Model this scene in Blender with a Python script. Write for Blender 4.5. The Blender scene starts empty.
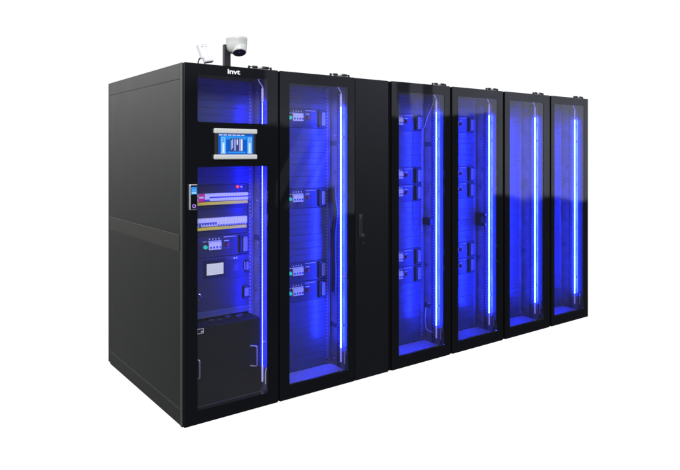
import bpy, bmesh, math, random
from mathutils import Vector, Matrix
R = math.radians
random.seed(7)
C = bpy.context.scene.collection

# ------------------------------------------------------------------ materials
def nt(name):
    m = bpy.data.materials.new(name); m.use_nodes = True
    return m, m.node_tree, m.node_tree.nodes['Principled BSDF']

def mat(name, col, rough=.5, metal=0., spec=.5, noise=0., nscale=60., bump=0., bscale=400., rvar=0., emit=None, es=0., coat=0.):
    m, t, b = nt(name)
    b.inputs['Base Color'].default_value = (*col, 1)
    b.inputs['Roughness'].default_value = rough
    b.inputs['Metallic'].default_value = metal
    b.inputs['Specular IOR Level'].default_value = spec
    b.inputs['Coat Weight'].default_value = coat
    tc = t.nodes.new('ShaderNodeTexCoord')
    if noise or rvar:
        n = t.nodes.new('ShaderNodeTexNoise'); n.inputs['Scale'].default_value = nscale; n.inputs['Detail'].default_value = 5
        t.links.new(tc.outputs['Object'], n.inputs['Vector'])
        if noise:
            mr = t.nodes.new('ShaderNodeMapRange')
            mr.inputs['To Min'].default_value = 1 - noise; mr.inputs['To Max'].default_value = 1 + noise
            t.links.new(n.outputs['Fac'], mr.inputs['Value'])
            mx = t.nodes.new('ShaderNodeVectorMath'); mx.operation = 'SCALE'
            mx.inputs[0].default_value = col
            t.links.new(mr.outputs[0], mx.inputs['Scale']); t.links.new(mx.outputs[0], b.inputs['Base Color'])
        if rvar:
            mr = t.nodes.new('ShaderNodeMapRange')
            mr.inputs['From Min'].default_value = .3; mr.inputs['From Max'].default_value = .7
            mr.inputs['To Min'].default_value = max(0, rough - rvar); mr.inputs['To Max'].default_value = rough + rvar
            t.links.new(n.outputs['Fac'], mr.inputs['Value']); t.links.new(mr.outputs[0], b.inputs['Roughness'])
    if bump:
        n2 = t.nodes.new('ShaderNodeTexNoise'); n2.inputs['Scale'].default_value = bscale; n2.inputs['Detail'].default_value = 3
        t.links.new(tc.outputs['Object'], n2.inputs['Vector'])
        bp = t.nodes.new('ShaderNodeBump'); bp.inputs['Strength'].default_value = bump; bp.inputs['Distance'].default_value = .002
        t.links.new(n2.outputs['Fac'], bp.inputs['Height']); t.links.new(bp.outputs[0], b.inputs['Normal'])
    if emit:
        b.inputs['Emission Color'].default_value = (*emit, 1); b.inputs['Emission Strength'].default_value = es
    return m

def glass_mat():
    m = bpy.data.materials.new('tinted_door_glass'); m.use_nodes = True
    t = m.node_tree; t.nodes.clear()
    o = t.nodes.new('ShaderNodeOutputMaterial'); mx = t.nodes.new('ShaderNodeMixShader')
    tr = t.nodes.new('ShaderNodeBsdfTransparent'); tr.inputs[0].default_value = (.84, .85, .90, 1)
    gl = t.nodes.new('ShaderNodeBsdfGlossy'); gl.inputs['Roughness'].default_value = .0; gl.inputs[0].default_value = (1, 1, 1, 1)
    fr = t.nodes.new('ShaderNodeFresnel'); fr.inputs[0].default_value = 1.5
    mu = t.nodes.new('ShaderNodeMath'); mu.operation = 'MULTIPLY'; mu.inputs[1].default_value = 1.7
    # faint film of dust
    tc = t.nodes.new('ShaderNodeTexCoord'); n = t.nodes.new('ShaderNodeTexNoise'); n.inputs['Scale'].default_value = 3; n.inputs['Detail'].default_value = 8
    t.links.new(tc.outputs['Object'], n.inputs['Vector'])
    df = t.nodes.new('ShaderNodeBsdfDiffuse'); df.inputs[0].default_value = (.6, .6, .62, 1)
    ms = t.nodes.new('ShaderNodeMixShader'); mm = t.nodes.new('ShaderNodeMath'); mm.operation = 'MULTIPLY'; mm.inputs[1].default_value = .014
    t.links.new(n.outputs['Fac'], mm.inputs[0]); t.links.new(mm.outputs[0], ms.inputs[0])
    t.links.new(tr.outputs[0], ms.inputs[1]); t.links.new(df.outputs[0], ms.inputs[2])
    t.links.new(fr.outputs[0], mu.inputs[0]); t.links.new(mu.outputs[0], mx.inputs[0])
    t.links.new(ms.outputs[0], mx.inputs[1]); t.links.new(gl.outputs[0], mx.inputs[2]); t.links.new(mx.outputs[0], o.inputs[0])
    return m

def emission(name, col, s):
    m = bpy.data.materials.new(name); m.use_nodes = True
    t = m.node_tree; t.nodes.clear()
    o = t.nodes.new('ShaderNodeOutputMaterial'); e = t.nodes.new('ShaderNodeEmission')
    e.inputs[0].default_value = (*col, 1); e.inputs[1].default_value = s
    t.links.new(e.outputs[0], o.inputs[0]); return m

def led_mat(LEDC):                                       # row of separate diodes along the strip
    m = bpy.data.materials.new('blue_led_strip'); m.use_nodes = True
    t = m.node_tree; t.nodes.clear()
    o = t.nodes.new('ShaderNodeOutputMaterial'); e = t.nodes.new('ShaderNodeEmission')
    e.inputs[0].default_value = (LEDC[0], LEDC[1], 1, 1)
    tc = t.nodes.new('ShaderNodeTexCoord'); s = t.nodes.new('ShaderNodeSeparateXYZ')
    t.links.new(tc.outputs['Object'], s.inputs[0])
    a = t.nodes.new('ShaderNodeMath'); a.operation = 'MULTIPLY'; a.inputs[1].default_value = 2 * math.pi / .0100
    c = t.nodes.new('ShaderNodeMath'); c.operation = 'COSINE'
    r = t.nodes.new('ShaderNodeMapRange'); r.inputs['From Min'].default_value = -1; r.inputs['To Min'].default_value = LED * .7; r.inputs['To Max'].default_value = LED * 1.3
    t.links.new(s.outputs['Z'], a.inputs[0]); t.links.new(a.outputs[0], c.inputs[0]); t.links.new(c.outputs[0], r.inputs['Value'])
    t.links.new(r.outputs[0], e.inputs[1]); t.links.new(e.outputs[0], o.inputs[0]); return m

LED = 370.; LEDC = (.0105, .026)
M = dict(
    powder=mat('black_powder_coat', (.0055, .0063, .0060), .42, noise=.04, nscale=5, bump=.12, bscale=700, rvar=.02),
    midrail=mat('grey_rail_powder_coat', (.014, .0132, .011), .45, noise=.10, nscale=8, bump=.25, bscale=900),
    edge=mat('grey_post_paint', (.035, .038, .036), .45, noise=.08),
    satin=mat('black_satin_paint', (.0050, .0052, .0062), .26, noise=.05, nscale=8, bump=.08, bscale=700),
    gloss=mat('black_enamelled_glass', (.0033, .0036, .0044), .02, spec=.5),
    alu=mat('anodised_strip_channel', (.5, .5, .52), .4, metal=.3),
    module=mat('matt_dark_module', (.009, .0087, .0087), .75, spec=.2, noise=.1),
    postdark=mat('dark_post_paint', (.007, .007, .012), .55, noise=.2),
    seam=mat('dark_seam', (.003, .003, .003), .8, spec=.1),
    inner=mat('dark_inner_sheet_metal', (.075, .075, .095), .38, noise=.25, nscale=14, bump=.15, bscale=60, rvar=.06),
    innerb=mat('bare_zinc_inner_wall', (.36, .36, .42), .38, metal=.5, noise=.55, nscale=14, bump=.9, bscale=20, rvar=.12),
    blank=mat('blanking_panel_paint', (.060, .072, .12), .27, noise=.06, nscale=16),
    unit=mat('equipment_face_paint', (.030, .032, .046), .36, noise=.10, nscale=30),
    floorm=mat('speckled_floor_plate', (.62, .62, .68), .5, noise=.5, nscale=120, bump=.6, bscale=300),
    zinc=mat('zinc_plated_steel', (.55, .55, .58), .35, metal=.8, noise=.1),
    chrome=mat('polished_steel', (.75, .75, .78), .15, metal=1.),
    black=mat('black_plastic', (.008, .008, .010), .45),
    white=mat('white_plastic', (.70, .70, .71), .35),
    offwhite=mat('warm_white_plastic', (.52, .53, .50), .40),
    breaker=mat('white_breaker_plastic', (.85, .85, .88), .4),
    toggle=mat('blue_toggle', (.04, .06, .45), .4),
    yellow=mat('yellow_label_strip', (.85, .72, .02), .5),
    magenta=mat('magenta_printed_label', (.85, .02, .22), .5),
    red=mat('red_switch', (.30, .02, .06), .4),
    redlamp=emission('red_indicator_lamp', (1., .05, .16), 1.6),
    cyan=emission('green_push_button_lamp', (.02, .62, .60), 1.1),
    print_=mat('white_print', (.75, .75, .8), .6),
    lcd=emission('lit_white_display', (.78, .80, 1.), .9),
    lcdline=emission('lit_display_grid', (.45, .48, .95), .8),
    scr=emission('blue_screen', (.008, .11, .58), 1.),
    scr2=emission('blue_screen_glow', (.03, .30, .92), 1.),
    scr3=emission('screen_cyan', (.28, .62, 1.), 1.),
    scr4=emission('screen_white', (.80, .88, 1.), 1.),
    scr5=emission('screen_slate', (.05, .06, .16), 1.),
    scr6=emission('screen_violet', (.30, .33, .85), 1.),
    ring=emission('violet_ring_light', (.40, .22, .85), 1.2),
    lens=mat('dark_camera_window', (.008, .008, .05), .05, coat=.5),
    hook=mat('white_earth_sleeve', (.85, .85, .88), .35),
    cable=mat('black_cable', (.01, .01, .01), .5),
    cablew=mat('pale_cable', (.40, .35, .45), .45),
    brass=mat('yellow_wire_sleeve', (.8, .45, .03), .4),
    cover=mat('glowing_milky_cover', (.85, .82, .88), .3, emit=(.30, .27, 1.), es=.65),  # own glow added for unlit tube ends, power lead and tray sensor
    logo=mat('white_logo_print', (.85, .85, .85), .5),
    glass=glass_mat(), led=led_mat(LEDC), led0=led_mat((.0030, .0042)))

# ------------------------------------------------------------------ mesh helpers
class MB:
    def __init__(s): s.bm = bmesh.new(); s.mats = []
    def mi(s, m):
        if m not in s.mats: s.mats.append(m)
        return s.mats.index(m)
    def box(s, x0, x1, y0, y1, z0, z1, m, bev=0., rot=None, seg=1):
        r = bmesh.ops.create_cube(s.bm, size=1)
        vs = r['verts']
        for v in vs: v.co = Vector(((x0+x1)/2 + v.co.x*(x1-x0), (y0+y1)/2 + v.co.y*(y1-y0), (z0+z1)/2 + v.co.z*(z1-z0)))
        fs = set(f for v in vs for f in v.link_faces)
        i = s.mi(m)
        for f in fs: f.material_index = i
        if bev:
            es = list(set(e for f in fs for e in f.edges))
            r = bmesh.ops.bevel(s.bm, geom=es, offset=bev, segments=seg, affect='EDGES', profile=.5)
            for f in r['faces']: f.material_index = i
            vs = list(set([v for v in r['verts']] + [v for v in vs if v.is_valid]))
        if rot: bmesh.ops.transform(s.bm, matrix=rot, verts=vs)
        return s
    def cyl(s, c, axis, r, L, m, n=24, r2=None, rot=None):
        mt = Matrix.Translation(Vector(c)) @ Vector((0, 0, 1)).rotation_difference(Vector(axis)).to_matrix().to_4x4()
        rr = bmesh.ops.create_cone(s.bm, cap_ends=True, segments=n, radius1=r, radius2=r if r2 is None else r2, depth=L, matrix=mt)
        i = s.mi(m)
        for f in set(f for v in rr['verts'] for f in v.link_faces): f.material_index = i; f.smooth = len(f.verts) == 4
        if rot: bmesh.ops.transform(s.bm, matrix=rot, verts=rr['verts'])
        return s
    def lathe(s, prof, m, n=40, mt=None, arc=None):
        i = s.mi(m); rings = []
        for (r, z) in prof:
            rings.append([s.bm.verts.new((r*math.cos(a*2*math.pi/n), r*math.sin(a*2*math.pi/n), z)) for a in range(n)])
        for a, b in zip(rings, rings[1:]):
            for k in range(n):
                f = s.bm.faces.new((a[k], a[(k+1) % n], b[(k+1) % n], b[k])); f.material_index = i; f.smooth = True
        for rg, fl in ((rings[0], True), (rings[-1], False)):
            f = s.bm.faces.new(rg[::-1] if fl else rg); f.material_index = i
        vs = [v for rg in rings for v in rg]
        if mt: bmesh.ops.transform(s.bm, matrix=mt, verts=vs)
        return s
    def tube(s, pts, r, m, n=8, smooth=3):
        pts = [Vector(p) for p in pts]
        for _ in range(smooth):                      # corner cutting
            q = [pts[0]]
            for a, b in zip(pts, pts[1:]): q += [a.lerp(b, .25), a.lerp(b, .75)]
            pts = q + [pts[-1]]
        i = s.mi(m); rings = []
        up = Vector((.123, .31, .94)).normalized()
        for k, p in enumerate(pts):
            d = (pts[min(k+1, len(pts)-1)] - pts[max(k-1, 0)]).normalized()
            u = up.cross(d)
            u = u.normalized() if u.length > .05 else Vector((1, 0, 0)); w = d.cross(u).normalized()
            rings.append([s.bm.verts.new(p + u*r*math.cos(a*2*math.pi/n) + w*r*math.sin(a*2*math.pi/n)) for a in range(n)])
        for a, b in zip(rings, rings[1:]):
            for k in range(n):
                f = s.bm.faces.new((a[k], a[(k+1) % n], b[(k+1) % n], b[k])); f.material_index = i; f.smooth = True
        s.bm.faces.new(rings[0][::-1]).material_index = i; s.bm.faces.new(rings[-1]).material_index = i
        return s
    def build(s, name, parent=None, loc=None):
        bmesh.ops.recalc_face_normals(s.bm, faces=s.bm.faces[:])
        me = bpy.data.meshes.new(name); s.bm.to_mesh(me); s.bm.free()
        for m in s.mats: me.materials.append(M[m])
        o = bpy.data.objects.new(name, me); C.objects.link(o)
        if parent: o.parent = parent
        if loc: o.location = loc
        return o

def rrect(x0, x1, z0, z1, r, n=5):
    pts = []
    for (cx, cz, a0) in ((x1-r, z1-r, 0), (x0+r, z1-r, 90), (x0+r, z0+r, 180), (x1-r, z0+r, 270)):
        for k in range(n+1):
            a = R(a0 + 90*k/n); pts.append((cx + r*math.cos(a), cz + r*math.sin(a)))
    return pts

def plate_with_holes(b, outer, holes, y0, y1, m):
    """flat slab in the XZ plane with rounded openings"""
    bm = b.bm; i = b.mi(m)
    loops = []; edges = []
    for pts in [outer] + holes:
        vs = [bm.verts.new((x, y0, z)) for x, z in pts]
        es = [bm.edges.new((vs[k], vs[(k+1) % len(vs)])) for k in range(len(vs))]
        loops.append(vs); edges += es
    r = bmesh.ops.triangle_fill(bm, use_beauty=True, use_dissolve=False, edges=edges, normal=(0, -1, 0))
    fs = [g for g in r['geom'] if isinstance(g, bmesh.types.BMFace)]
    for f in fs: f.material_index = i
    r = bmesh.ops.extrude_face_region(bm, geom=fs)
    nv = [g for g in r['geom'] if isinstance(g, bmesh.types.BMVert)]
    for v in nv: v.co.y = y1
    for v in nv:
        for f in v.link_faces: f.material_index = i
    # remove nothing: original faces stay as the front

def empty(name, loc, label, cat, group=None):
    o = bpy.data.objects.new(name, None); o.empty_display_size = .1; C.objects.link(o)
    o.location = loc; o['label'] = label; o['category'] = cat
    if group: o['group'] = group
    return o

def copy_tree(o, parent):
    c = o.copy(); C.objects.link(c); c.parent = parent
    for ch in list(o.children): copy_tree(ch, c)
    return c

# ------------------------------------------------------------------ layout (metres, front plane y = 0)
S = [0., .603, 1.208, 1.508, 2.115, 2.727, 3.336]; END = 3.941
DX = {0: (.006, .604), 1: (.618, 1.196), 2: (1.203, 1.489), 3: (1.522, 2.104), 4: (2.130, 2.716), 5: (2.744, 3.347), 6: (3.374, 3.939)}
H, D, FY, PY = 2.0, 1.356, .019, .26      # height, depth, frame front, equipment plane
U = .04445
GROUP = 'cabinets bayed side by side in one row'

def shell(root, W, first=False, last=False):
    """frame, side, roof, back and base of a cabinet of width W (local x 0..W)"""
    t = .018
    b = MB()
    if first:
        b.box(.0035, t, .046, D-.045, -.010, H-.004, 'inner')
    else:
        b.box(.003, t, FY, D-.01, -.010, H-.004, 'inner', 0)
    b.box(W-t, W-.003, FY, D-.01, -.010, H-.004, 'innerb')
    b.build('inner_wall', root)
    MB().box(t, W-t, FY+.002, D-.012, H-.022, H-.004, 'powder', .001).build('roof', root)
    b = MB().box(t, W-t, FY+.002, D-.012, -.010, .036, 'inner' if first else 'floorm')
    b.box(t, W-t, FY+.001, FY+.03, .036, .060, 'satin', .002)
    b.build('base_plate', root)
    MB().box(t, W-t, D-.011, D-.001, .01, H-.01, 'powder', .001).build('rear_panel', root)
    # front opening frame: slim posts and header
    b = MB()
    b.box(t, .040, FY, FY+.035, .037, H-.023, 'inner', .001)
    b.box(W-.026, W-t, FY, .092, .037, H-.023, 'postdark', .001)
    b.box(.041, W-.027, FY+.001, FY+.05, 1.955, H-.024, 'inner', .001)
    b.build('front_frame', root)

def rail(root, W, x, y, flip=1, wide=.034):
    b = MB()
    b.box(x-wide/2, x+wide/2, y, y+.003, .037, 1.953, 'inner')
    b.box(x+flip*wide/2-(.003 if flip > 0 else 0), x+flip*wide/2+(0 if flip > 0 else .003), y+.0031, y+.05, .037, 1.953, 'inner')
    z = .06
    while z < 1.94:
        b.box(x-.0045-flip*.006, x+.0045-flip*.006, y-.0012, y, z, z+.0085, 'zinc')  # bright squares stand for holes showing the lit wall behind
        z += U/2
    b.build('mounting_rail', root)

def side_details(root, W, kind):
    """perforated strip, posts, cables seen on the right inner wall"""
    xw = W-.018
    b = MB()
    b.box(xw-.003, xw, .150, .186, .037, 1.953, 'inner', .001)
    z = .07
    while z < 1.94:
        b.box(xw-.0042, xw-.003, .159, .166, z, z+.008, 'zinc'); b.box(xw-.0042, xw-.003, .173, .178, z+.006, z+.012, 'seam')
        z += .0225
    b.build('perforated_post', root)
    for z in (.085, .33, .93, 1.20, 1.62, 1.88):
        MB().cyl((xw-.003, .215, z), (1, 0, 0), .006, .006, 'chrome', 12).build('bolt', root)
        MB().cyl((xw-.003, .060, z+.01), (1, 0, 0), .005, .006, 'chrome', 12).build('bolt', root)
    MB().cyl((W-.085, .262, 1.935), (0, 1, 0), .006, .010, 'chrome', 12).build('bolt', root)
    MB().cyl((W-.060, .245, .075), (0, 1, 0), .006, .010, 'chrome', 12).build('bolt', root)
    for z in ((.30, .95, 1.55) if kind < 4 else ()):    # cross stays between the posts
        MB().box(xw-.004, xw-.0005, .187, .258, z, z+.035, 'inner', .001).build('side_stay', root)

def led_strip(root, W, left=False, lo=.19):
    x = .041 if left else W-.044
    o = MB()                                            # bare tube on three clips
    o.box(x+.0062, W-.0185, .104, .116, 1.60, 1.612, 'alu', .001)
    o = o.build('light_tube', root)
    MB().box(x+.0062, W-.0185, .104, .116, .330, .342, 'alu', .001).build('tube_clip', o)
    MB().cyl((x, .110, (lo+1.81)/2), (0, 0, 1), .0027 if W == S[1] else .0036, 1.81-lo, 'led0' if W == S[1] else 'led', 16).build('led_strip', o)
    c = MB(); c2 = MB(); c.box(x-.0040, x+.0040, .106, .114, .092, lo-.002, 'cover'); c2.box(x-.0045, x+.0045, .105, .115, 1.812, 1.90, 'cover'); c2.build('strip_cover', o)
    c.build('strip_cover', o)
    if not left:
        MB().tube([(x, .106, 1.90), (x-.002, .108, 1.912), (x-.026, .112, 1.945), (x-.03, .112, 1.97)], .0032, 'cover', 8, 1).build('power_lead', o)  # lead shares the cover's added glow, though it is no lamp
        MB().tube([(x-.009, .055, .095), (x-.010, .055, .155), (x-.007, .055, .182), (x+.002, .055, .194), (x+.011, .055, .182), (x+.013, .055, .14)], .0040, 'hook', 8).build('earth_wire', o)
    return o

def blank_panel(root, x0, x1, z0, z1, y=PY):
    """one two-unit blanking panel with a pressed groove across its middle"""
    b = MB(); g = .0012; zm = (z0+z1)/2
    a = random.uniform(-.0012, .0012)
    b.box(x0, x1, y+a, y+.004+a, z0+.0008, zm-g*.5, 'blank', .0006)
    b.box(x0, x1, y+a, y+.004+a, zm+g*.5, z1-.0008, 'blank', .0006)
    b.box(x0+.002, x1-.002, y+.0042+a, y+.006+a, z0+.001, z1-.001, 'seam')
    for xx in (x0+.010, x1-.010):
        b.cyl((xx, y-.0005+a, zm), (0, 1, 0), .0035, .003, 'inner', 10)
    return b.build('blanking_panel', root)

def fill_blanks(root, x0, x1, z0, z1):
    n = max(1, round((z1-z0)/(2*U))); h = (z1-z0)/n
    for k in range(n): blank_panel(root, x0, x1, z0+k*h, z0+(k+1)*h)

def breaker_cluster(b, x0, x1, z0, z1, y, n):
    w = (x1-x0)/n
    for k in range(n):
        a = x0+k*w
        b.box(a+.0006, a+w-.0006, y-.012, y, z0, z1, 'breaker', .0012)
        zc = z0+(z1-z0)*.34
        b.box(a+w*.28, a+w*.72, y-.018, y-.012, zc-.006, zc+.006, 'toggle', .001)
        b.box(a+w*.2, a+w*.8, y-.0128, y-.012, z1-.010, z1-.0085, 'scr5')

def grip(root, x, y, z0, z1, m='black', w=.062):
    """moulded side grip: C shaped guard with an upright bar"""
    b = MB()
    b.box(x, x+.0085, y-.016, y, z0+.009, z1-.009, m, .003, seg=2)
    b.box(x, x+w, y-.020, y-.0005, z1-.011, z1, m, .004, seg=2)
    b.box(x, x+w, y-.020, y-.0005, z0, z0+.011, m, .004, seg=2)
    b.box(x+w-.036, x+w-.006, y-.0125, y-.003, z0+.0108, z1-.0108, 'zincblue', .003, seg=2)
    return b.build('handle', root)
M['zincblue'] = mat('grey_grip_bar', (.30, .30, .36), .3, metal=.3)

def power_unit(z0):
    h = .1325
    b = MB()
    b.box(.062, .545, PY-.004, PY+.25, z0+.0012, z0+h-.0012, 'unit', .0015)
    u = b.build('power_unit')
    y = PY-.0042
    b = MB(); breaker_cluster(b, .268, .350, z0+.046, z0+.092, y, 4)
    b.box(.264, .354, y-.0012, y, z0+.0935, z0+.101, 'scr6'); b.build('circuit_breaker', u)  # label strip is no display, its glow is put into the colour
    b = MB().cyl((.245, y-.004, z0+.066), (0, 1, 0), .0135, .008, 'zinc', 24); b.cyl((.245, y-.012, z0+.066), (0, 1, 0), .0105, .012, 'cyan', 24); b.build('push_button', u)
    b = MB().box(.366, .412, y-.0015, y, z0+.044, z0+.100, 'blank', .001); b.box(.376, .400, y-.004, y-.0016, z0+.058, z0+.084, 'black', .002)
    b.cyl((.388, y-.010, z0+.071), (0, 1, 0), .009, .014, 'red', 20); b.build('rotary_switch', u)
    b = MB()
    for k in range(4): b.box(.272+k*.021, .279+k*.021, y-.0006, y, z0+.108, z0+.115, 'print_')
    b.box(.370, .455, y-.0006, y, z0+.1165, z0+.1195, 'print_'); b.box(.232, .256, y-.0006, y, z0+.096, z0+.100, 'print_'); b.box(.372, .404, y-.0022, y-.0016, z0+.093, z0+.097, 'print_')
    b.build('printed_legend', u)
    grip(u, .474, y, z0+.008, z0+.122); grip(u, .070, y, z0+.008, z0+.122)
    return u

def ring_face(x0, x1, z0, z1): return [(x0, z0), (x1, z0), (x1, z1), (x0, z1)]

def door(root, x0, x1, win, wins=None, knob=False):
    """one sheet of black enamelled glass with clear windows"""
    wins = wins or [win]
    b = MB()
    plate_with_holes(b, rrect(x0, x1, -.012, H, .0025, 2), [rrect(*w, .010) for w in wins], 0, .0155, 'gloss')
    d = b.build('glass_door', root)
    for w in wins:
        g = MB(); e = .0015
        i = g.mi('glass'); bm = g.bm                      # single pane set 2 mm back in the opening
        vs = [bm.verts.new((x, .0022, z)) for x, z in rrect(w[0]-.0, w[1]+.0, w[2]-.0, w[3]+.0, .010)]
        bm.faces.new(vs)
        g.build('window_pane', d)
    return d

def dampers(root, x0, x1):
    """door stay on the roof: two studs, rod and sleeve"""
    z = 2.0; y = .062
    b = MB()
    for x in (x0, x1):
        b.box(x-.006, x+.006, y-.006, y+.006, z-.004, z+.014, 'black', .001)
        b.cyl((x, y, z+.019), (0, 0, 1), .0065, .010, 'black', 14)
    zc = z+.0185
    b.cyl(((x0+x1)/2, y, zc), (1, 0, 0), .0032, x1-x0, 'black', 10)
    L = x1-x0
    b.cyl((x0+L*.27, y, zc), (1, 0, 0), .0085, L*.19, 'black', 16)
    b.cyl((x0+L*.74, y, zc), (1, 0, 0), .0085, L*.30, 'black', 16)
    b.cyl((x0+L*.475, y, zc), (1, 0, 0), .0082, L*.24, 'white', 16)  # chrome sleeve, its bright sheen painted as plain white
    b.build('door_stay', root)

# ------------------------------------------------------------------ cabinets
labels = {0: 'black cabinet at the left end, with touchscreen, keypad lock and white breaker rows', 1: 'blue lit glass door cabinet directly left of the narrow solid black cabinet', 3: 'blue lit glass door cabinet directly right of the narrow solid black cabinet', 4: 'glass door cabinet third from the right end, its paired power units half hidden', 5: 'glass door cabinet second from the right end, filled with plain blue lit panels', 6: 'violet blue glass door cabinet at the far right end of the row'}
proto = None
for i in (0, 1, 3, 4, 5, 6):
    x = S[i]; nx = (S+[END])[i+1]; W = nx-x
    root = empty('server_cabinet', (x, 0, 0), labels[i], 'server cabinet', GROUP)
    shell(root, W, i == 0, i == 6)
    rail(root, W, .562, PY+.001, 1); rail(root, W, .045, PY+.001, -1)
    side_details(root, W, i)
    led_strip(root, W)
    a, c = DX[i][0]-x, DX[i][1]-x
    if i == 0:
        wins = [(.084, .535, 1.673, 1.941), (.084, .535, .063, 1.422)]
    else:
        w0 = {1: .084, 3: .082, 4: .080, 5: .081, 6: .083}[i]
        wins = [(w0, w0+.456, .074, 1.931)]
    d = door(root, a, c, None, wins)
    if i > 3 or i == 1:
        g0 = DX[i-1][1]-x+.0015
        MB().box(g0, a-.0015, .012, .018, -.0115, H-.003, 'seam').build('gap_strip', root)
    dampers(root, .44 if i < 3 else .475, .59 if i < 3 else .612)
    if i == 1:   zs = [1.668, 1.128, .636, .503]
    elif i in (3, 4): zs = [1.668, 1.260, 1.128, .636, .503]
    else: zs = []
    for z in zs:
        if proto is None:
            u = power_unit(0.); proto = u; u.parent = root; u.location = (0, 0, z)
        else:
            u = copy_tree(proto, root); u.location = (0, 0, z)
    if i:
        segs = []; top = 1.953
        for z in sorted(zs, reverse=True):
            if top-(z+.1325) > .02: segs.append((z+.1325, top))
            top = z
        segs.append((.040, top))
        for s0, s1 in segs: fill_blanks(root, .062, .545, s0, s1)
    if i == 0: cab0 = root; W0 = W; door0 = d
    if i == 3:
        MB().tube([(.560, .12, 1.955), (.545, .13, 1.86), (.520, .17, 1.76), (.520, .19, 1.70), (.500, .20, 1.68), (.500, .20, .95), (.502, .2, .90)], .0026, 'cablew').build('cable', root)
        MB().tube([(.555, .215, .30), (.540, .21, .20), (.535, .19, .14), (.565, .15, .125)], .0035, 'cablew').build('cable', root)
        MB().box(.548, .588, .16, .25, .945, 1.0, 'black', .004).build('cable_clamp', root)
    if i == 1:
        b = MB(); 
        pts = [(.560, .20, 1.27), (.555, .19, 1.20), (.562, .17, 1.1), (.552, .19, .98), (.56, .2, .85), (.55, .18, .7), (.56, .2, .55)]
        b.tube(pts, .012, 'cable'); b.tube([(p[0]-.004, p[1]-.03, p[2]-.02*(k % 2)) for k, p in enumerate(pts)], .009, 'cable')
        b.box(.54, .585, .17, .23, 1.16, 1.26, 'black', .006)
        b.build('cable_bundle', root)
        MB().tube([(.57, .03, .70), (.55, .05, .69), (.52, .06, .675), (.57, .05, .66)], .003, 'brass').build('cable', root)
    if i == 4:
        b = MB(); b.box(.540, .590, .13, .235, .985, 1.005, 'black', .003); b.box(.540, .590, .13, .235, .900, .925, 'black', .003); b.box(.56, .590, .19, .235, .925, .985, 'black', .003)
        b.build('cable_bracket', root)

# ---------------------------------------------------------------- outside left side of the first cabinet
b = MB()
b.box(0, .0034, FY-.002, .0455, -.013, H, 'edge', .0006)
b.box(.0035, .018, FY-.001, .0455, -.012, H-.004, 'black')
b.box(.0005, .018, D-.044, D, -.003, H, 'black', .002)
b.build('corner_post', cab0)
MB().box(0, .0034, .0475, D-.046, 1.9125, H, 'powder', .0008).build('top_trim', cab0)
MB().box(0, .0034, .0475, D-.046, 1.0465, 1.9105, 'powder', .0008).build('side_panel', cab0)
MB().box(-.003, .0034, .0475, D-.046, .9555, 1.0455, 'midrail', .0010).build('side_rail', cab0)
MB().box(0, .0034, .0475, D-.046, .0825, .9515, 'powder', .0008).build('side_panel', cab0)
MB().box(0, .0034, .0475, D-.046, -.010, .0795, 'powder', .0008).build('base_trim', cab0)

# ---------------------------------------------------------------- equipment in the first cabinet
x0, x1 = .062, .545
fill_blanks(cab0, x0, x1, 1.690, 1.953)
fill_blanks(cab0, x0, x1, 1.308, 1.690)
# recessed tray with lamp above first breaker row
def tray(z0, z1, y=PY+.05, m='unit'):
    b = MB(); b.box(x0, x1, y, y+.004, z0, z1, m, .0008); b.box(x0, x1, PY, y, z0, z0+.003, m); b.box(x0, x1, PY, y, z1-.003, z1, m)
    return b.build('distribution_tray', cab0)
t1 = tray(1.166, 1.307, PY+.012)
b = MB(); b.cyl((.470, PY+.006, 1.289), (0, 1, 0), .0085, .012, 'redlamp', 20); b.cyl((.497, PY+.006, 1.288), (0, 1, 0), .0055, .012, 'cover', 16); b.cyl((.515, PY+.006, 1.288), (0, 1, 0), .004, .012, 'black', 16)
b.build('indicator_lamp', t1)
t2 = tray(.998, 1.164, PY+.012)
def breaker_row(tr, z0, z1, n, xa, xb, style):
    w = (xb-xa)/n; protoB = None
    for k in range(n):
        a = xa+k*w; b = MB()
        big = (style == 0 and k in (7, 8)) or (style == 1 and k < 6 and k % 3 == 2)
        b.box(a+.0006, a+w-.0006, PY-.018, PY+.0118, z0, z1, 'breaker', .0012)
        zc = z0+(z1-z0)*(.50 if style == 0 else (.42 if k < n//2 else .25))
        if style == 0 and k > 3 and not big: b.box(a, a+w, PY-.0185, PY-.018, zc-.004, zc+.004, 'toggle')
        if style == 1:
            if k < n//2: b.box(a, a+w, PY-.0185, PY-.018, zc-.003, zc+.003, 'toggle')
            b.box(a+w*.3, a+w*.75, PY-.026, PY-.0186, zc-.010, zc-.003, 'toggle', .0008)
        if big: b.box(a+.001, a+w-.001, PY-.024, PY-.0186, z0+.003, z0+.012, 'toggle', .001)
        b.build('breaker', tr)
    b = MB(); b.box(xa, xb, PY-.010, PY-.006, z0-.023, z0-.004, 'yellow', .0005)
    b.build('label_strip', tr)
breaker_row(t1, 1.207, 1.253, 24, .110, .534, 0)
MB().box(.196, .238, PY-.0205, PY-.0188, 1.206, 1.254, 'magenta').build('warning_label', t1)
MB().box(.200, .230, PY-.0215, PY-.0206, 1.226, 1.238, 'breaker').build('warning_print', t1)
breaker_row(t2, 1.054, 1.104, 24, .110, .526, 1)
# slim steel pull on the right of the breaker rows
MB().tube([(.541, PY-.01, 1.204), (.565, PY-.012, 1.204), (.565, PY-.012, 1.10), (.552, PY-.01, 1.098)], .0028, 'chrome', 8, 2).build('pull_bar', cab0)
# unit A – same as the power units
u = copy_tree(proto, cab0); u.location = (0, 0, .864)
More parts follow.
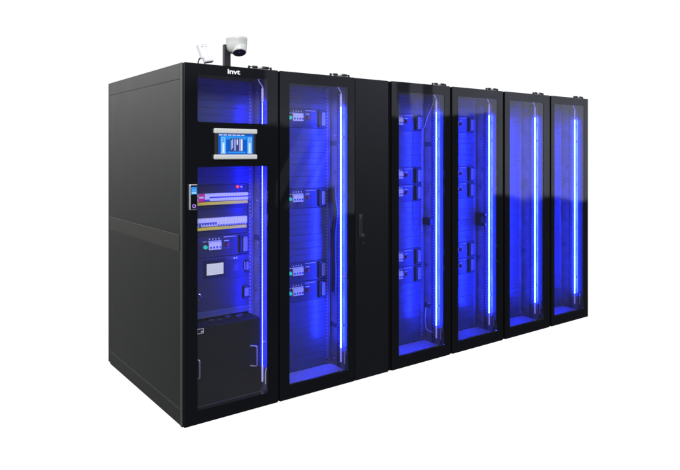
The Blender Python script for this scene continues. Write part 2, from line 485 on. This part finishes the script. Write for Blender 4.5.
# unit B – unit with white display
b = MB().box(x0, x1, PY-.004, PY+.25, .7245, .8625, 'unit', .0015); ub = b.build('display_unit', cab0)
y = PY-.0042
b = MB(); b.box(.235, .380, y-.003, y, .738, .850, 'black', .002); b.box(.256, .366, y-.0042, y-.0032, .757, .826, 'lcd')
for k in range(5): b.box(.262+.02*k, .263+.02*k, y-.0046, y-.0043, .76, .815, 'lcdline')
for k in range(4): b.box(.260, .362, y-.0050, y-.0047, .770+.013*k, .771+.013*k, 'lcdline')
b.build('display', ub)
b = MB()
for r_ in range(9):
    for c_ in range(10):
        b.cyl((.392+.0105*c_+(r_ % 2)*.005, y-.0003, .738+.0125*r_), (0, 1, 0), .0028, .0012, 'black', 6)
b.cyl((.452, y-.001, .785), (0, 1, 0), .021, .003, 'blank', 28); b.build('fan_grille', ub)
b = MB().box(.40, .475, y-.0015, y, .838, .854, 'blank'); b.box(.437, .447, y-.003, y-.0016, .841, .851, 'print_'); b.box(.455, .462, y-.003, y-.0016, .841, .851, 'print_'); b.build('legend_plate', ub)
grip(ub, .513, y, .752, .826, w=.030)
# unit C – battery drawer
uc = MB().box(x0, x1, PY-.004, PY+.25, .5435, .7235, 'unit', .0015).build('battery_drawer', cab0)
grip(uc, .500, y, .588, .664, w=.044)
b = MB(); b.tube([(.180, y, .655), (.212, y-.02, .655), (.212, y-.02, .615), (.180, y, .615)], .004, 'chrome', 8, 2); b.cyl((.196, y, .635), (0, 1, 0), .006, .006, 'chrome', 12); b.build('handle', uc)
blank_panel(cab0, x0, x1, .498, .5425)
# lower module standing closer to the door
BY = .110
lm = MB().box(.045, .548, BY, .255, .040, .490, 'module', .003).build('lower_module', cab0)
M['modtop'] = M['inner']
b = MB(); b.box(.130, .170, BY-.0012, BY-.0002, .457, .486, 'print_'); b.box(.133, .167, BY-.0020, BY-.0013, .460, .483, 'black'); b.box(.154, .164, BY-.0026, BY-.0021, .464, .472, 'print_'); b.build('rating_label', lm)
def pull(xa, za, zb, s=1):
    MB().tube([(xa-.028*s, BY, zb-.004), (xa-.002*s, BY-.030, zb-.002), (xa, BY-.034, zb-.012), (xa, BY-.034, za+.012), (xa-.002*s, BY-.030, za+.002), (xa-.028*s, BY, za+.004)], .0048, 'zinc', 10, 2).build('handle', lm)
pull(.503, .203, .331); pull(.131, .206, .320)
b = MB()                                               # connectors lying on the module top
for xx, yy in ((.30, .19), (.36, .21), (.42, .185), (.45, .215), (.25, .2)):
    b.box(xx, xx+.035, yy, yy+.02, .4905, .4905+random.uniform(.006, .014), 'unit', .002)
b.build('terminal_block', lm)
MB().tube([(.575, .045, .19), (.580, .045, .14), (.576, .05, .10)], .004, 'brass').build('earth_lead', cab0)

# ---------------------------------------------------------------- touchscreen on the first door
ts = MB().box(.184, .446, -.010, -.0005, 1.470, 1.633, 'black', .003).build('touchscreen', cab0)
b = MB(); b.box(.177, .453, -.020, -.0005, 1.6105, 1.640, 'offwhite', .007, seg=4); b.box(.177, .453, -.020, -.0005, 1.463, 1.4915, 'offwhite', .007, seg=4)
b.cyl((.320, -.0203, 1.624), (0, 1, 0), .0025, .0012, 'redlamp', 10)
b.build('bezel_bar', ts)
b = MB(); sy = -.0104
sx0, sx1, sz0, sz1 = .205, .430, 1.4925, 1.6095
def q(x_0, x_1, z_0, z_1, m, l): b.box(x_0, x_1, sy-.0004*l-.0003, sy-.0004*l, z_0, z_1, m)
q(sx0, sx1, sz0, sz1, 'scr', 0)
q(.250, .385, 1.578, 1.597, 'scr2', 1); q(.262, .378, 1.498, 1.508, 'scr2', 1)
for k in range(6): q(.209+.028*k, .231+.028*k, 1.6005, 1.6055, 'scr4' if k != 1 else 'scr4', 1)
for cx in (.236, .405):
    q(cx-.017, cx+.017, 1.4975, 1.597, 'scr2', 1)
    q(cx-.012, cx+.012, 1.500, 1.590, 'scr3', 2); q(cx-.008, cx+.008, 1.562, 1.586, 'scr2', 3); q(cx-.0035, cx+.0035, 1.504, 1.556, 'scr4', 3)
    b.cyl((cx, sy-.0019, 1.574), (0, 1, 0), .0075, .0004, 'scr3', 20); b.cyl((cx, sy-.0023, 1.574), (0, 1, 0), .0042, .0004, 'scr2', 16)
    q(cx-.015, cx+.015, 1.4975, 1.5015, 'scr4', 3)
q(.280, .360, 1.510, 1.584, 'scr5', 2)
q(.283, .290, 1.518, 1.574, 'scr6', 3); q(.291, .297, 1.528, 1.580, 'scr3', 3); q(.303, .315, 1.514, 1.580, 'scr6', 3); q(.321, .327, 1.548, 1.578, 'scr4', 3)
q(.335, .348, 1.512, 1.582, 'scr6', 3); q(.3485, .358, 1.513, 1.580, 'scr4', 3)
b.build('screen', ts)

# ---------------------------------------------------------------- keypad lock
lk = MB().box(.0295, .0775, -.016, -.0005, 1.184, 1.328, 'zinc', .006, seg=3).build('door_lock', cab0)
b = MB(); b.box(.0365, .0745, -.0175, -.0162, 1.190, 1.322, 'gloss', .0006)
b.box(.0395, .0715, -.0182, -.0177, 1.272, 1.312, 'scr2'); b.box(.0415, .0695, -.0188, -.0183, 1.275, 1.286, 'scr3'); b.box(.0435, .0675, -.0188, -.0183, 1.294, 1.297, 'scr3')
b.build('display', lk)
b = MB(); n = 28
tor = [((.0555+.0088*math.cos(2*math.pi*k/n)), -.0185, 1.207+.0088*math.sin(2*math.pi*k/n)) for k in range(n+1)]
b.tube(tor, .0022, 'ring', 8, 0); b.cyl((.0555, -.0182, 1.207), (0, 1, 0), .006, .001, 'black', 20); b.build('fingerprint_reader', lk)

# ---------------------------------------------------------------- lettering
cu = bpy.data.curves.new('maker_lettering', 'FONT'); cu.body = 'invt'; cu.size = .044; cu.extrude = .0004; cu.offset = .0012; cu.space_character = .98
to = bpy.data.objects.new('maker_lettering', cu); C.objects.link(to)
dg = bpy.context.evaluated_depsgraph_get(); me = bpy.data.meshes.new_from_object(to.evaluated_get(dg)); bpy.data.objects.remove(to)
xs = [v.co.x for v in me.vertices]; ys = [v.co.y for v in me.vertices]
for v in me.vertices:
    u_ = (v.co.x-min(xs))/(max(xs)-min(xs)); w_ = (v.co.y-min(ys))/(max(ys)-min(ys))
    v.co = Vector((.268+.080*u_, -.0006 - v.co.z, 1.9555+.0275*w_))
me.materials.clear(); me.materials.append(M['logo'])
lo = bpy.data.objects.new('maker_lettering', me); C.objects.link(lo); lo.parent = cab0

# ---------------------------------------------------------------- narrow solid cabinet
W = S[3]-S[2]
ac = empty('narrow_cabinet', (S[2], 0, 0), 'narrow solid black cabinet with a small latch, between the glass door cabinets', 'cabinet', GROUP)
b = MB(); b.box(.003, .018, FY, D-.01, -.010, H-.004, 'powder'); b.box(W-.018, W-.003, FY, D-.01, -.010, H-.004, 'powder'); b.box(.018, W-.018, FY+.002, D-.012, -.010, .05, 'powder'); b.build('body', ac)
MB().box(DX[2][1]-S[2]+.002, DX[3][0]-S[2]-.0015, .012, .018, -.0115, H-.003, 'seam').build('gap_strip', ac)
MB().box(.018, W-.018, FY+.002, D-.012, H-.022, H-.004, 'powder').build('roof', ac)
MB().box(.018, W-.018, D-.011, D-.001, .01, H-.01, 'powder').build('rear_panel', ac)
fd = MB().box(DX[2][0]-S[2], DX[2][1]-S[2], 0, .0155, -.012, H-.001, 'satin', .0015, seg=2).build('solid_door', ac)
b = MB(); b.box(.020, .050, -.006, -.0003, .935, 1.092, 'black', .004, seg=2)
b.build('latch', ac)
b = MB(); bm = b.bm; i_ = b.mi('edge')
vs = [bm.verts.new(p) for p in ((.020, -.0068, 1.088), (.050, -.0068, 1.088), (.035, -.0068, 1.060), (.020, -.0062, 1.088), (.050, -.0062, 1.088), (.035, -.0062, 1.060))]
bm.faces.new(vs[:3]); bm.faces.new(vs[3:][::-1])
for k in range(3): bm.faces.new((vs[k], vs[(k+1) % 3], vs[3+(k+1) % 3], vs[3+k]))
b.build('latch_mark', ac)
b = MB(); b.lathe([(.013, 0), (.013, .006), (.010, .008), (.008, .006), (.004, .006)], 'edge', 24, Matrix.Translation((.056, -.0002, .948)) @ Matrix.Rotation(R(90), 4, 'X'))
b.box(.0535, .0585, -.010, -.005, .940, .956, 'black'); b.cyl((.060, -.002, .899), (0, 1, 0), .0045, .004, 'edge', 12)
b.build('key_cylinder', ac)

# ---------------------------------------------------------------- dome camera on its post
dc = empty('security_camera', (.338, .15, 2.0), 'white dome security camera with dark lens on a short black post on the roof', 'security camera')
MB().box(-.021, .021, -.012, .014, -.003, .150, 'black', .002).build('post', dc)
b = MB(); b.lathe([(.030, .1985), (.058, .198), (.0625, .1955), (.0645, .1885), (.0645, .178), (.0635, .175), (.0632, .150), (.0605, .132), (.055, .116), (.046, .104), (.034, .098), (.014, .096)][::-1], 'offwhite', 48, Matrix.Translation((.051, -.028, 0)))
b.build('housing', dc)
# tilted eyeball
tm = Matrix.Translation((.055, -.050, .127)) @ Matrix.Rotation(R(-14), 4, 'Z') @ Matrix.Rotation(R(-25), 4, 'X') @ Matrix.Scale(1.03, 4)
b = MB(); b.lathe([(.012, .044)] + [(.046*math.cos(a), .046*math.sin(a)) for a in [R(72-12*k) for k in range(9)]] + [(.041, -.026), (.0385, -.031)], 'offwhite', 44, tm)
b.build('eyeball', dc)
b = MB(); b.lathe([(.034, -.0335), (.036, -.032), (.036, -.0305)], 'lens', 40, tm)
b.lathe([(.010, -.0365), (.012, -.0335), (.012, -.0330)], 'lens', 24, tm)
b.build('lens_window', dc)
rm = Matrix.Translation((.055, -.050, .127)) @ Matrix.Rotation(R(-10), 4, 'Z') @ Matrix.Rotation(R(-52), 4, 'X')
b = MB(); ring = []
for k in range(33):
    a = 2*math.pi*k/32; ring.append(rm @ Vector((.0487*math.cos(a), .0487*math.sin(a), .002)))
b.tube(ring, .0012, 'edge', 6, 0); b.build('eyeball_ring', dc)
MB().tube([(-.02, .0, .012), (-.05, -.02, .010), (-.075, -.03, .002), (-.11, -.03, .004)], .0022, 'white').build('cable', dc)

# ---------------------------------------------------------------- small white sensor box
sn = empty('wireless_sensor', (.195, .15, 2.0), 'small tilted white box sensor with a black cable, on the cabinet roof near the corner', 'sensor')
rt = Matrix.Translation((-.005, 0, .085)) @ Matrix.Rotation(R(-14), 4, 'Y') @ Matrix.Rotation(R(-14), 4, 'X') @ Matrix.Rotation(R(10), 4, 'Z')
MB().box(-.028, .024, -.018, .018, -.036, .062, 'white', .010, rt, 4).build('housing', sn)
b = MB()
for (xx, zz) in ((-.004, .045), (.014, .045), (-.014, .034), (-.008, .034), (.018, .034)): b.box(xx-.002, xx+.002, -.0192, -.0182, zz-.0015, zz+.0015, 'edge', 0, rt)
b.build('vent_mark', sn)
b = MB(); b.box(-.026, .030, -.034, -.004, -.064, -.022, 'white', .009, rt, 4); b.box(-.022, .026, -.030, -.008, -.0665, -.0635, 'black', .001, rt)
b.build('sensor_head', sn)
b = MB().cyl((.012, .0, .010), (0, 0, 1), .012, .022, 'black', 16); b.cyl((-.012, .004, .024), (.2, 0, 1), .018, .050, 'white', 20); b.build('swivel_foot', sn)
MB().tube([(-.028, .0, .055), (-.040, -.005, .040), (-.046, -.01, .024), (-.038, -.01, .012), (-.030, -.01, .002), (-.05, 0, .0), (-.06, .05, .002)], .0042, 'cable').build('cable', sn)

# ------------------------------------------------------------------ camera
cam = bpy.data.cameras.new('camera'); co = bpy.data.objects.new('camera', cam); C.objects.link(co)
co.location = (-1.3718, -3.2689, 1.4999); co.rotation_euler = (R(90), 0, -.6424)
cam.sensor_width = 36; cam.lens = 626.89/680*36; cam.shift_y = -82.0/680; cam.clip_end = 200; cam.clip_start = .05
bpy.context.scene.camera = co

# ------------------------------------------------------------------ surroundings: plain white behind, added glow at left, dim room in front
w = bpy.data.worlds.new('World'); bpy.context.scene.world = w; w.use_nodes = True
t = w.node_tree; N = t.nodes; L = t.links
bg = N['Background']; bg.inputs[1].default_value = 1.
tc = N.new('ShaderNodeTexCoord'); sp = N.new('ShaderNodeSeparateXYZ'); L.new(tc.outputs['Generated'], sp.inputs[0])
def mth(op, a, b=None, c=None):
    n = N.new('ShaderNodeMath'); n.operation = op
    for k, v in enumerate((a, b, c)):
        if v is None: continue
        if isinstance(v, (int, float)): n.inputs[k].default_value = v
        else: L.new(v, n.inputs[k])
    return n.outputs[0]
def step(v, e, soft):          # 0 below e, 1 above
    n = N.new('ShaderNodeMapRange'); n.interpolation_type = 'SMOOTHSTEP'
    L.new(v, n.inputs['Value']); n.inputs['From Min'].default_value = e-soft; n.inputs['From Max'].default_value = e+soft
    return n.outputs[0]
def inv(v): return mth('SUBTRACT', 1., v)
def mul(*a):
    o = a[0]
    for k in a[1:]: o = mth('MULTIPLY', o, k)
    return o
def band(v, a, b, s): return mul(step(v, a, s), inv(step(v, b, s)))
az = mth('MULTIPLY', mth('ARCTAN2', sp.outputs['X'], sp.outputs['Y']), 180/math.pi)      # 0 = straight behind the row, + to the right
el = mth('MULTIPLY', mth('ARCSINE', sp.outputs['Z']), 180/math.pi)
n1 = N.new('ShaderNodeTexNoise'); n1.inputs['Scale'].default_value = 22; n1.inputs['Detail'].default_value = 3
L.new(tc.outputs['Generated'], n1.inputs['Vector'])
elf = mth('ADD', el, mth('MULTIPLY', mth('SUBTRACT', n1.outputs['Fac'], .5), 2.0))   # noise roughens the edges of the bright zones
azf = mth('ADD', az, mth('MULTIPLY', mth('SUBTRACT', n1.outputs['Fac'], .5), .8))
back = band(az, -7., 84., 6.)
left = mul(inv(step(az, -7., 6.)), step(az, -110., 12.))
leftv = mth('ADD', .09, mth('ADD', mul(step(el, 1., 9.), .75), mul(step(el, 11., 9.), 2.1)))  # glow added at left, brighter upward, to lighten the side panel's top
# dim room in front: lit upper wall with a ragged lower edge, dark pillars
zoneA = mul(inv(step(az, 129.7, .25)), step(elf, -3.8, .35), .80)
zoneB = mul(band(az, 129.7, 141.6, .25), step(elf, 3.45, .25), .85)
pil = mul(inv(band(azf, 136.85, 137.9, .12)), inv(band(azf, 134.75, 135.75, .12)))
zoneB = mul(zoneB, mth('ADD', .25, mth('MULTIPLY', pil, .75)))
zoneC = mul(band(az, 141.6, 150., .3), step(elf, 2.6, .4), .52)
zoneD = mul(band(az, 141.6, 143.9, .2), band(elf, -5.4, 2.6, .3), .50)
zoneE = mul(step(az, 150., .6), step(el, 6.5, 1.5), .16)
uu = mth('ADD', az, mth('MULTIPLY', el, .5))
zoneF = mul(band(az, 143.9, 149., .2), band(el, -5.0, 2.4, .3), mth('MAXIMUM', band(uu, 146.5, 147.7, .12), mth('MAXIMUM', band(uu, 145.0, 145.8, .2), band(uu, 144.1, 144.5, .15))), .24)
top = mul(step(el, 14., 4.), .25)
front = mth('ADD', mth('ADD', mth('ADD', zoneA, zoneB), mth('ADD', zoneC, mth('ADD', zoneD, zoneF))), mth('ADD', zoneE, mth('ADD', .075, top)))
# streaky clutter so the reflections are not flat
nz = N.new('ShaderNodeTexNoise'); nz.inputs['Scale'].default_value = 7; nz.inputs['Detail'].default_value = 4
L.new(tc.outputs['Generated'], nz.inputs['Vector'])
front = mth('MULTIPLY', front, mth('ADD', .55, mth('MULTIPLY', nz.outputs['Fac'], .9)))
fm = mth('MAXIMUM', 0., inv(mth('ADD', back, left)))
tot = mth('ADD', mth('ADD', mul(back, 1.06), mul(left, leftv)), mul(fm, front))
cx = N.new('ShaderNodeCombineXYZ')
L.new(mth('SUBTRACT', tot, mul(fm, front, .10)), cx.inputs[0]); L.new(mth('SUBTRACT', tot, mul(fm, front, .06)), cx.inputs[1]); L.new(mth('ADD', tot, mul(fm, front, .12)), cx.inputs[2])
L.new(cx.outputs[0], bg.inputs[0])

# ------------------------------------------------------------------ key lamp added out of view to brighten the white devices and breakers
la = bpy.data.lights.new('added_key_lamp', 'AREA'); la.shape = 'RECTANGLE'; la.size = 2.2; la.size_y = 1.6; la.energy = 300; la.color = (1, .99, .97)
lo_ = bpy.data.objects.new('added_key_lamp', la); C.objects.link(lo_); lo_.location = (-1.6, -5.0, 4.0)
lo_.rotation_euler = (Vector((.8, 0, 1.2)) - Vector(lo_.location)).to_track_quat('-Z', 'Y').to_euler()

s = bpy.context.scene
s.render.engine = 'CYCLES'
s.view_settings.view_transform = 'Standard'; s.view_settings.look = 'None'; s.view_settings.exposure = 0; s.view_settings.gamma = 1
s.cycles.max_bounces = 8; s.cycles.transparent_max_bounces = 12; s.cycles.sample_clamp_indirect = 4
s.render.resolution_x = 1024; s.render.resolution_y = 708
